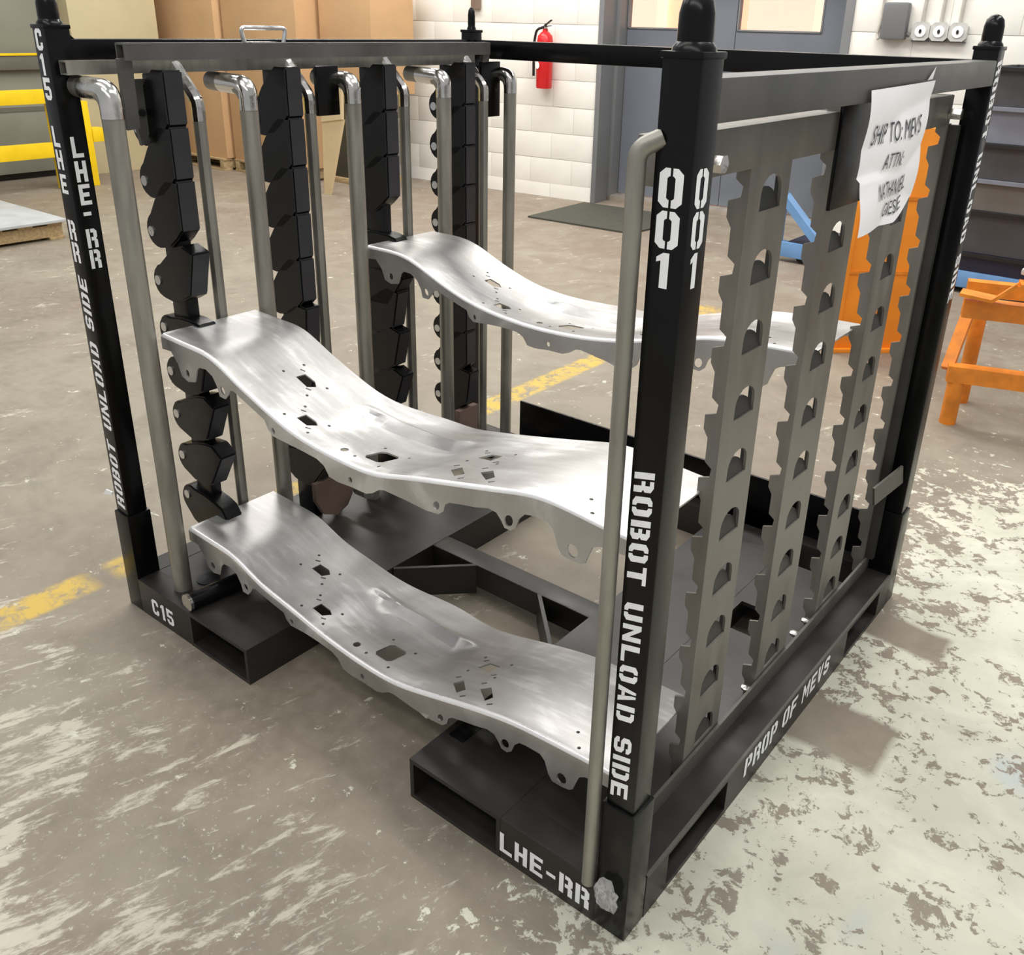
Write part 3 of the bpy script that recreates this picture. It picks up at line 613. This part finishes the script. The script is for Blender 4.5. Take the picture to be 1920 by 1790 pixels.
fl = box('front_beam', S2-.002, .289, 0, .06, 0, ZB, M['base'], rack, bev=.003); fr_ = box('front_beam', 1.301, W-S2+.002, 0, .06, 0, ZB, M['base'], rack, bev=.003)
box('rear_beam', S2, W-S2, D-S2, D-.005, 0, ZB, M['base'], rack)
boxes('deck_plate', [(S2, .289, .06, .78, ZB-.012, ZB-.001)], M['base'], rack, bev=0)
boxes('deck_plate', [(1.301, W-S2, .06, .82, ZB-.012, ZB-.001), (1.301, 1.325, .82, .945, ZB-.012, ZB-.001), (1.41, W-S2, .82, .945, ZB-.012, ZB-.001), (1.301, W-S2, .945, 1.2, ZB-.012, ZB-.001)], M['base'], rack, bev=0)
boxes('tube_pocket', [(1.078, 1.118, .10, .19, ZB+.0002, ZB+.0008)], M['pawl'], rack, bev=0, kind=None)
box('cross_tube', .526, 1.066, .627, .692, .03, ZB, M['base'], rack, bev=.004)
bar('corner_brace', (.529, .472, .055), (.688, .630, .055), .010, .088, M['base'], rack); bar('corner_brace', (1.063, .472, .055), (.905, .630, .055), .010, .088, M['base'], rack)
box('kick_plate', .24, W-S2, D-.012, D-.004, ZB-.01, .236, M['black'], rack, bev=.003)
box('angle_lip', 1.5118, 1.5182, S2-.01, D-S2, ZB, .139, M['lip'], rack, bev=0)
for y, z in ((.857, .145), (.925, .145), (.60, .145)):
    lathe('bolt_head', [(.009, 0), (.012, .003), (.012, .008), (.004, .011)], M['weld'], rack, 8, (1.503, y, z-.02))
# stop pipe and hole on the left deck
sweep('stop_pipe', [(.285, .012, .122), (.30, .165, .122)], .022, M['pawl'], rack, 16)
sweep('stop_pipe_end', [(.2845, .004, .122), (.285, .012, .122)], .023, M['weld'], rack, 16)
sweep('drain_ring', [(.20, .12, ZB-.002), (.20, .12, ZB+.002)], .03, M['pawl'], rack, 16)
# raw steel corner tube by the near post
sweep('guard_tube', fillet([(1.5055, -.005, .095), (1.5055, -.005, 1.322), (1.530, .012, 1.336)], .02), .0122, M['tube'], rack, 14)
# rust coloured column foot plates
def rustfoot(y):
    bm = bmesh.new(); prof = [(y-.045, .235), (y+.09, .235), (y+.09, .155), (y+.07, .125), (y+.03, .108), (y-.02, .13), (y-.045, .18)]
    add_prism(bm, prof, lambda p_: (.188, p_[0], p_[1]), lambda p_: (.204, p_[0], p_[1])); link('foot_plate', fin(bm, 'foot_plate', 30), M['rust'], rack)
    sweep('foot_stub', [(.195, y+.125, .165), (.245, y+.125, .165)], .028, M['tube'], rack, 14)
rustfoot(.53)
box('foot_plate', .150, .172, 1.13, 1.225, .10, .25, M['rust'], rack)

# guide tubes
XT = .186
for y, r in ((.055, .0225), (.393, .0215), (.715, .0215), (1.058, .0215), (1.358, .0195)):
    tb = sweep('guide_tube', fillet([(XT, y, .095), (XT, y, 1.308), (.045, y, 1.313)], .045, 7), r, M['tube'], rack, 18)
    sweep('bend_weld', fillet([(XT+.0006, y, 1.255), (XT+.0006, y, 1.3085), (.09, y, 1.3115)], .044, 7), r+.0008, M['weld'], tb, 18)
for y, r in ((.275, .0145), (.594, .0145), (.926, .0145), (1.262, .0145)):
    tb = sweep('guide_tube', fillet([(XT-.026, y, .095), (XT-.026, y, 1.276), (.085, y, 1.350), (.04, y, 1.353)], .012, 3), r, M['tube'], rack, 8)
    sweep('bend_weld', fillet([(XT-.026, y, 1.235), (XT-.026, y, 1.276), (.085, y, 1.350)], .012, 3), r+.0008, M['weld'], tb, 8)
# small horizontal rail and lift bar with end arms
bm = bmesh.new(); hollow(bm, 'y', .022, 1.30, .062, .092, 1.336, 1.364, .003); link('latch_rail', fin(bm, 'latch_rail'), M['tube'], rack)
bm = bmesh.new(); hollow(bm, 'y', .112, 1.285, .133, .167, 1.366, 1.400, .004); lb = link('lift_bar', fin(bm, 'lift_bar'), M['rail'], rack)
for y in (.118, 1.28): bar('lift_arm', (.150, y, 1.37), (.125, y+.012, 1.225), .030, .012, M['rail'], lb, upv=(1, 0, 0))
hp = fillet([(.15, .425, 1.398), (.15, .415, 1.432), (.15, .545, 1.432), (.15, .535, 1.398)], .012, 4)
sweep('handle_grip', hp, .005, M['zinc'], lb, 8); box('handle_plate', .128, .1675, .43, .505, 1.399, 1.402, M['zinc'], lb, bev=0)
# latch lever near the first tube
bm = bmesh.new(); add_prism(bm, [(.155, 1.325), (.195, 1.325), (.20, 1.25), (.175, 1.20), (.160, 1.185), (.15, 1.25)], lambda p_: (.092, p_[0], p_[1]), lambda p_: (.104, p_[0], p_[1])); lv = link('latch_lever', fin(bm, 'latch_lever'), M['rail'], rack)
sweep('lever_pivot', [(.104, .168, 1.255), (.110, .168, 1.255)], .008, M['blk'], lv, 10)
for y0, y1, z0 in ((.628, .70, 1.225), (1.262, 1.35, 1.185)): box('stop_plate', .140, .152, y0, y1, z0, 1.345, M['black'], rack)
# latch columns
def pawl_mesh():
    bm = bmesh.new(); P = []
    for k in range(9):
        a = math.radians(118+k*(275-118)/8); P.append((.026+.042*math.cos(a), .042*math.sin(a)))
    P += [(.078, -.034), (.112, -.010), (.136, .012), (.136, .124), (.090, .124), (.066, .106), (.034, .074)]
    fs = add_prism(bm, P, lambda p_: (p_[0], 0, p_[1]), lambda p_: (p_[0], .05, p_[1]))
    bmesh.ops.recalc_face_normals(bm, faces=bm.faces[:])
    es = [e for e in bm.edges if len(e.link_faces) == 2 and e.calc_face_angle(0) > .9]
    bmesh.ops.bevel(bm, geom=es, offset=.004, segments=2, affect='EDGES')
    for f in bm.faces:
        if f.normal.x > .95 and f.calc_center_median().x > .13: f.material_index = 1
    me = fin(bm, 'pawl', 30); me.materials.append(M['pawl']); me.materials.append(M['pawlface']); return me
pm_ = pawl_mesh()
bm = bmesh.new(); add_sweep(bm, [(.008, -.003, -.004), (.008, .053, -.004)], .012, 14); pin_me = fin(bm, 'pivot_pin', 40); pin_me.materials.append(M['zinc'])
cols = [(.180, [0, 0, 0, -16, -44, -20, -26, -32, -55]), (.505, [0, 0, 0, 0, 0, -5, -20, -30, -40]), (.828, [0, 0, 0, -48, -36, -12, -14, -20, -30]), (1.150, [0, 0, 0, 0, 0, 0, 0, 0, -8])]
for y0, angs in cols:
    up_ = box('latch_upright', .085, .150, y0+.012, y0+.042, .095, 1.335, M['pawl'], rack)
    box('upright_web', .05, .09, y0+.035, y0+.048, .095, 1.335, M['pawl'], up_)
    for k, a in enumerate(angs):
        o = bpy.data.objects.new('latch_pawl', pm_); COL.objects.link(o); o.parent = rack
        o.location = (.05, y0, 1.222-.117*k); o.rotation_euler = (0, math.radians(-a), 0)
        q = bpy.data.objects.new('pivot_pin', pin_me); COL.objects.link(q); q.parent = o

# slotted posts on the right side
def slotted(y0, y1, ztop):
    w = y1-y0; zb = .095
    sl = []; zs = [1.254-.117*k for k in range(10)]
    outer = [(y0, zb), (y1, zb), (y1, ztop), (y0, ztop)]
    full = w > .1
    if full:
        for z in zs:
            a, b = y0+.038, y0+.112; r = (b-a)/2
            arc = [((a+b)/2-r*math.cos(t)*.98, z-.028+.028*math.sin(t)) for t in [i*math.pi/8 for i in range(9)]]
            sl.append([(a, z-.054)]+arc+[(b, z-.054)])
    v, f = cdt_sheet(outer, sl, [])
    bm = bmesh.new(); vs = [bm.verts.new((1.51, p[0], p[1])) for p in v]
    for t in f: bm.faces.new([vs[i] for i in t])
    bd = [(e.verts[0].index, e.verts[1].index) for e in bm.edges if len(e.link_faces) == 1] if not bm.verts.index_update() else []
    vb = [bm.verts.new((1.505, p[0], p[1])) for p in v]
    for t in f: bm.faces.new([vb[i] for i in t][::-1])
    for i, j in bd: bm.faces.new((vs[i], vs[j], vb[j], vb[i]))
    # notched front flange in the plane y = y0
    P = [(1.510, ztop), (1.510, zb), (1.487, zb)]
    z = zb; nz = sorted(zs)
    for z in nz:
        P += [(1.487, z-.075), (1.478, z-.06), (1.478, z-.035), (1.498, z-.028), (1.500, z-.012), (1.487, z-.002)]
    P += [(1.487, ztop)]
    P = [p_ for i, p_ in enumerate(P) if p_[1] <= ztop]
    add_prism(bm, P, lambda p_: (p_[0], y0-.0052, p_[1]), lambda p_: (p_[0], y0-.0002, p_[1]))
    po = link('slotted_post', fin(bm, 'slotted_post', 30), M['slot'], rack)
    if full:
        a, b = y0+.0385, y0+.1115; r = (b-a)/2
        prof = [(a, -.054)]+[((a+b)/2-r*math.cos(t), -.046+.026*math.sin(t)) for t in [i*math.pi/8 for i in range(9)]]+[(b, -.054)]
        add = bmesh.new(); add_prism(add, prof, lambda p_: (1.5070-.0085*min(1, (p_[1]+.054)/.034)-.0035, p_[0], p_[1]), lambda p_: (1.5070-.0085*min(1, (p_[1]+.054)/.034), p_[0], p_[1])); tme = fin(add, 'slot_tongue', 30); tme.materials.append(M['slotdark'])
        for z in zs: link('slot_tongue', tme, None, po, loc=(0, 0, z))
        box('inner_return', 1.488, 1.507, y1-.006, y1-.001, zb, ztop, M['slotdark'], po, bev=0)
    return po
slotted(.312, .452, 1.27); slotted(.630, .784, 1.345); slotted(.965, 1.103, 1.27); slotted(1.290, 1.318, 1.27)
box('mount_plate', 1.5105, 1.532, 1.2985, 1.3165, .139, 1.268, M['slotdark'], rack, bev=0)
# diagonal plate low on the right rear post
bar('edge_plate', (1.530, 1.20, .372), (1.560, 1.31, .405), .006, .055, M['lip'], rack)

# stencils
UP = (0, 0, 1)
yf = EI-.0006; xf = W-EI+.0006
for ch, z0, h in (('0', 1.256, .047), ('0', 1.206, .046), ('1', 1.156, .045)):
    stencil([(ch, (1.533, yf, z0), (1, 0, 0), UP, h, 1.18, .1, 0)], pN); stencil([(ch, (xf, .016, z0), (0, 1, 0), UP, h, 1.05, .1, 0)], pN)
fit_line('ROBOT UNLOAD SIDE', (1.530, yf, .893), (1.530, yf, .304), (1, 0, 0), .032, pN, -.14, .22)
for ch, z0, h in (('C', 1.382, .043), ('1', 1.333, .043), ('5', 1.284, .045), ('L', 1.188, .043), ('H', 1.140, .042), ('E', 1.088, .042), ('R', .985, .045), ('R', .934, .046)):
    stencil([(ch, (.016, yf, z0), (1, 0, 0), UP, h, 1.05, .1, 0)], pL)
fit_line('ROBOT UNLOAD SIDE', (.052, yf, .300), (.052, yf, .897), (-1, 0, 0), .034, pL, .14, .22)
xl = EI+S1+.0006
for ch, z0, h in (('L', 1.166, .044), ('H', 1.114, .045), ('E', 1.064, .045), ('-', 1.022, .045), ('R', .968, .043), ('R', .921, .043)):
    stencil([(ch, (xl, .020, z0), (0, 1, 0), UP, h, .95, .1, 0)], pL)
fit_line('C15', (.118, -.0006, .020), (.216, -.0006, .020), UP, .047, fl, 0, .14)
fit_line('LHE-RR', (1.302, -.0006, .020), (1.507, -.0006, .020), UP, .047, fr_, 0, .14)
xs = W+.0006
fit_line('PROP', (xs, .448, .036), (xs, .605, .036), UP, .05, br, 0, .16); fit_line('OF', (xs, .635, .036), (xs, .71, .036), UP, .05, br, 0, .16); fit_line('MEVS', (xs, .742, .036), (xs, .90, .036), UP, .05, br, 0, .16)
fit_line('ROBOT UNLOAD SIDE', (xf, D-.052, 1.40), (xf, D-.052, .86), (0, 1, 0), .034, pR, -.14, .22)

# ------------------------------------------------------------------ silver panels
FL = [(0.182, -0.037), (0.215, -0.034), (0.238, -0.058), (0.249, -0.086), (0.272, -0.093), (0.301, -0.086), (0.313, -0.055), (0.323, -0.044), (0.351, -0.039), (0.374, -0.045), (0.388, -0.062), (0.394, -0.081), (0.414, -0.074), (0.429, -0.052), (0.436, -0.038), (0.449, -0.030), (0.468, -0.029), (0.52, -0.028), (0.553, -0.028), (0.561, -0.042), (0.576, -0.050), (0.599, -0.044), (0.631, -0.036), (0.677, -0.029), (0.721, -0.027), (0.742, -0.034), (0.757, -0.053), (0.782, -0.055), (0.824, -0.051), (0.867, -0.052), (0.886, -0.046), (0.906, -0.035), (0.920, -0.034), (0.978, -0.05), (1.033, -0.066), (1.065, -0.07), (1.078, -0.062), (1.083, -0.047), (1.093, -0.042), (1.121, -0.042), (1.155, -0.043), (1.187, -0.041), (1.205, -0.047), (1.216, -0.061), (1.224, -0.075), (1.238, -0.079), (1.249, -0.072), (1.256, -0.053), (1.268, -0.042), (1.283, -0.041), (1.318, -0.043), (1.33, -0.054), (1.339, -0.08), (1.349, -0.093), (1.37, -0.094), (1.387, -0.092), (1.396, -0.086), (1.402, -0.068), (1.409, -0.049), (1.421, -0.042), (1.444, -0.037), (1.485, -.036)]
def circ(x, y, r, n=8, e=1): return [(x+r*math.cos(2*math.pi*k/n), y+r*e*math.sin(2*math.pi*k/n)) for k in range(n)]
HW = [[(.5, .253), (.531, .255), (.546, .245), (.537, .226), (.499, .227)], [(.611, .161), (.641, .162), (.655, .155), (.643, .136), (.61, .136)],
      circ(.767, .129, .0085, 10), [(.822, .188), (.856, .188), (.864, .18), (.864, .141), (.856, .134), (.822, .134), (.814, .142), (.814, .18)],
      [(1.054, .219), (1.068, .243), (1.098, .240), (1.091, .213)], [(1.047, .149), (1.061, .166), (1.09, .140), (1.079, .124)], [(1.117, .154), (1.135, .169), (1.163, .141), (1.155, .125)]]
DOTS = [(.473, .272), (.472, .215), (.56, .264), (.56, .207), (.588, .178), (.588, .122), (.666, .176), (.665, .12), (.803, .2), (.803, .124), (.876, .198), (.876, .122), (1.042, .257), (1.042, .2), (1.118, .255), (1.117, .201), (1.368, .146), (1.394, .112)]
SL = [(.487, .2565, .5), (.545, .224, .5), (.598, .165, .5), (.652, .132, .5), (1.053, .2475, .6), (1.108, .208, .6), (1.041, .172, .6), (1.1, .119, .6), (1.110, .175, .6), (1.172, .12, .6)]
HOLES = HW+[circ(x, y, .0038, 6) for x, y in DOTS]
for x, y, a in SL:
    ca_, sa_ = math.cos(a), math.sin(a); HOLES.append([(x+u*ca_-v*sa_, y+u*sa_+v*ca_) for u, v in ((-.006, -.0022), (.006, -.0022), (.006, .0022), (-.006, .0022))])
FH = [(.273, -.072, .0085), (.408, -.058, .008), (.58, -.036, .006), (.822, -.036, .006), (1.06, -.052, .008), (1.233, -.060, .010), (1.37, -.075, .011)]
RB = .0075
def panel(label, prof, y0):
    xs_ = [p_[0] for p_ in prof]; zs_ = [p_[1] for p_ in prof]
    sl = [(zs_[i+1]-zs_[i])/(xs_[i+1]-xs_[i]) for i in range(len(xs_)-1)]
    md = [sl[0]]+[(sl[i-1]+sl[i])/2 for i in range(1, len(sl))]+[sl[-1]]
    def z0f(x):
        if x <= xs_[0]: return zs_[0]+sl[0]*(x-xs_[0])*.3
        if x >= xs_[-1]: return zs_[-1]+sl[-1]*(x-xs_[-1])*.3
        i = max(k for k in range(len(xs_)) if xs_[k] <= x); i = min(i, len(xs_)-2)
        h = xs_[i+1]-xs_[i]; t = (x-xs_[i])/h
        return (2*t**3-3*t*t+1)*zs_[i]+(t**3-2*t*t+t)*h*md[i]+(-2*t**3+3*t*t)*zs_[i+1]+(t**3-t*t)*h*md[i+1]
    def zf(x): return (z0f(x-.035)+z0f(x-.018)+z0f(x)+z0f(x+.018)+z0f(x+.035))/5
    WB = .265; AR = RB*math.pi/2; QW = WB-RB; QF = QW+AR
    def ss(a, b, v): t = min(1, max(0, (v-a)/(b-a))); return t*t*(3-2*t)
    def widen(x): return .03*math.exp(-((x-.84)/.13)**2)
    def f(x, q):
        z = zf(x)
        if q < 0: return (x, y0+WB+widen(x), z+q)
        if q <= QW:
            t = 1-q/QW; y = y0+RB+(QW+widen(x))*t
            # pressed bead near the rear edge, and shallow dishing
            yy = y-y0+.095
            b = ss(.650, .668, x)*(1-ss(.955, .985, x))*ss(.291, .296, yy)*(1-ss(.300, .312, yy))*.004
            dsh = -.015*ss(.64, .70, x)*(1-ss(.93, 1.02, x))*(1-ss(.284, .294, yy))*ss(.12, .24, yy)
            return (x, y, z+b+dsh)
        if q <= QF:
            a = (q-QW)/RB; return (x, y0+RB-RB*math.sin(a), z-RB+RB*math.cos(a))
        return (x, y0, z-RB-(q-QF))
    qz = lambda dz: QF-dz-RB
    holes = [[(x, .36-y if y <= .36 else 0) for x, y in h] for h in HOLES]
    holes = [[(x, QW-(y_-.095-RB)*QW/(QW)) for x, y_ in h] for h in HOLES]
    holes += [[(x+r*math.cos(2*math.pi*k/10), qz(d)+r*1.15*math.sin(2*math.pi*k/10)) for k in range(10)] for x, d, r in FH]
    bx = [.18+i*.0145 for i in range(91)]
    outer = [(x, -.032) for x in bx]+[(1.485, q) for q in (0, .05, .1, .15, .2, QW, QF)]
    low = [(x, qz(d)) for x, d in FL][::-1]; low[-1] = (.18, low[-1][1])
    outer += low+[(.18, q) for q in (QF, QW, .2, .15, .1, .05, 0)]
    qs = [-.016, 0, .012]+[.028+.004*i for i in range(13)]+[.095, .115, .135, .155, .175, .195, .215, .232, QW]+[QW+AR*i/4 for i in (1, 2, 3)]+[QF, QF+.012, QF+.026, QF+.04, QF+.055, QF+.07]
    grid = [(x, q) for x in [.18+i*.0145 for i in range(1, 90)] for q in qs]
    v, tr = cdt_sheet(outer, holes, grid)
    me = bpy.data.meshes.new('stamped_panel'); me.from_pydata([f(*p_) for p_ in v], [], tr); me.update()
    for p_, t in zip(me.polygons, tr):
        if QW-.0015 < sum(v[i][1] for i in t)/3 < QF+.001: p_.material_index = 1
    bm = bmesh.new(); bm.from_mesh(me); bmesh.ops.recalc_face_normals(bm, faces=bm.faces[:])
    bm.faces.ensure_lookup_table()
    cz = max(bm.faces, key=lambda f_: abs(f_.normal.z)*(f_.calc_center_median().y > y0+.05))
    if cz.normal.z < 0: bmesh.ops.reverse_faces(bm, faces=bm.faces[:])
    bm.to_mesh(me); bm.free()
    for p_ in me.polygons: p_.use_smooth = True
    me.set_sharp_from_angle(angle=math.radians(50))
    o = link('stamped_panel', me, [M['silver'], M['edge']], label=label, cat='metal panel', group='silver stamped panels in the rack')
    sd = o.modifiers.new('thickness', 'SOLIDIFY'); sd.thickness = .0035; sd.offset = -1
    bpy.context.view_layer.update(); dg = bpy.context.evaluated_depsgraph_get()
    m2 = bpy.data.meshes.new_from_object(o.evaluated_get(dg)); o.modifiers.clear(); o.data = m2; m2.name = 'stamped_panel'
    for p_ in m2.polygons: p_.use_smooth = True
    m2.set_sharp_from_angle(angle=math.radians(38))
    return o
PM = [[0.179, 0.776], [0.265, 0.772], [0.378, 0.764], [0.44, 0.735], [0.529, 0.7], [0.633, 0.664], [0.733, 0.649], [0.83, 0.644], [0.892, 0.646], [0.981, 0.669], [1.104, 0.697], [1.228, 0.725], [1.285, 0.738], [1.352, 0.737], [1.441, 0.728]]
PB = [[0.185, 0.258], [0.287, 0.253], [0.376, 0.246], [0.454, 0.214], [0.572, 0.192], [0.702, 0.167], [0.826, 0.155], [0.926, 0.157], [1.022, 0.179], [1.14, 0.21], [1.249, 0.233], [1.351, 0.241], [1.446, 0.246]]
PT = [[0.186, 0.878], [0.332, 0.872], [0.45, 0.827], [0.563, 0.791], [0.707, 0.771], [0.792, 0.768], [0.936, 0.776], [1.04, 0.793], [1.272, 0.851], [1.445, 0.863]]
panel('lower front silver stamped panel, nearest the floor in the rack', PB, .095)
panel('middle height silver stamped panel in front of the rack, above the lowest one', PM, .095)
panel('rear silver stamped panel, highest of three in the rack', PT, .744)

# ------------------------------------------------------------------ paper sign on the top rail
sg = empty('paper_sign', 'white paper sign reading SHIP TO hanging from the right top rail', 'sign', (0, 0, 0))
A_, B_, C_, D_ = Vector((1.580, .555, 1.372)), Vector((1.580, .872, 1.378)), Vector((1.592, .512, 1.150)), Vector((1.592, .815, 1.141))
def sp(u, v):
    v *= 1-.16*max(0, (u-.70)/.30)**1.2
    p_ = A_*(1-u)*(1-v)+B_*u*(1-v)+C_*(1-u)*v+D_*u*v
    bul = .004*math.sin(v*9+u*2)+.006*math.sin(u*5.5+1)*v+(.006 if .60 < v else 0)*(1-u)
    if v > .72: bul += .02*(v-.72)*(1-u)
    tw = -.012*math.sin(math.pi*v)*(1-u)
    return p_+Vector((abs(bul)+.0015, tw*0, 0))
bm = bmesh.new(); NU, NV = 40, 40
gv = [[bm.verts.new(sp(i/NU, j/NV)) for i in range(NU+1)] for j in range(NV+1)]
for j in range(NV):
    for i in range(NU):
        bm.faces.new((gv[j][i], gv[j][i+1], gv[j+1][i+1], gv[j+1][i]))
bmesh.ops.delete(bm, geom=[v for v in bm.verts if not v.link_faces], context='VERTS')
link('sheet', fin(bm, 'sheet', 60), M['paper'], sg)
bm = bmesh.new(); bm.faces.new([bm.verts.new(p_) for p_ in ((1.5795, .842, 1.378), (1.5795, .872, 1.380), (1.5795, .882, 1.402))]); link('tape', fin(bm, 'tape'), M['paper'], sg)
def print_text(tx, u0_, u1_, v0_, v1_):
    fc = bpy.data.curves.new('txt', 'FONT'); fc.body = tx; fc.size = 1; to = bpy.data.objects.new('txt', fc); COL.objects.link(to)
    bpy.context.view_layer.update(); me = bpy.data.meshes.new_from_object(to.evaluated_get(bpy.context.evaluated_depsgraph_get()))
    bpy.data.objects.remove(to)
    X_ = [v.co.x for v in me.vertices]; Y_ = [v.co.y for v in me.vertices]; x0, x1, y0_, y1_ = min(X_), max(X_), min(Y_), max(Y_)
    for v in me.vertices:
        u = u0_+(v.co.x-x0)/(x1-x0)*(u1_-u0_); vv = v1_+(v.co.y-y0_)/(y1_-y0_)*(v0_-v1_)
        v.co = sp(u, vv)+Vector((.0020, 0, 0))
    me.materials.clear(); link('printed_text', me, M['ink'], sg)
print_text('SHIP TO: MEVS', .10, .86, .245, .385); print_text('ATTN:', .36, .66, .47, .58); print_text('NATHANIEL', .30, .80, .67, .79); print_text('GIESE', .46, .78, .83, .93)

# ------------------------------------------------------------------ small things
bm = bmesh.new(); add_prism(bm, [(-.72, 1.94), (-.60, 1.97), (-.56, 2.03), (-.66, 2.02)], lambda p_: (p_[0], p_[1], 0), lambda p_: (p_[0], p_[1], .003))
link('paper_scrap', fin(bm, 'paper_scrap'), M['white'], label='small white scrap on the floor behind the left end of the middle panel', cat='scrap')
bm = bmesh.new(); add_prism(bm, [(0, 0), (.045, .012), (.05, .022), (.02, .02)], lambda p_: (p_[0]-.035, -.004, p_[1]+.32), lambda p_: (p_[0]-.035, -.001, p_[1]+.32))
link('masking_tape_scrap', fin(bm, 'masking_tape_scrap'), M['white'], label='loose white tape end sticking out from the left rack post', cat='tape')
bm = bmesh.new(); rr = random.Random(5); bmesh.ops.create_icosphere(bm, subdivisions=3, radius=1)
for v in bm.verts:
    k = .62+.5*rr.random(); v.co = Vector((v.co.x*.024*k, v.co.y*.010*k, v.co.z*.036*k))
link('crumpled_tape', fin(bm, 'crumpled_tape'), M['film'], label='crumpled clear tape stuck to the foot of the near rack post', cat='tape', loc=(1.548, -.012, .098))
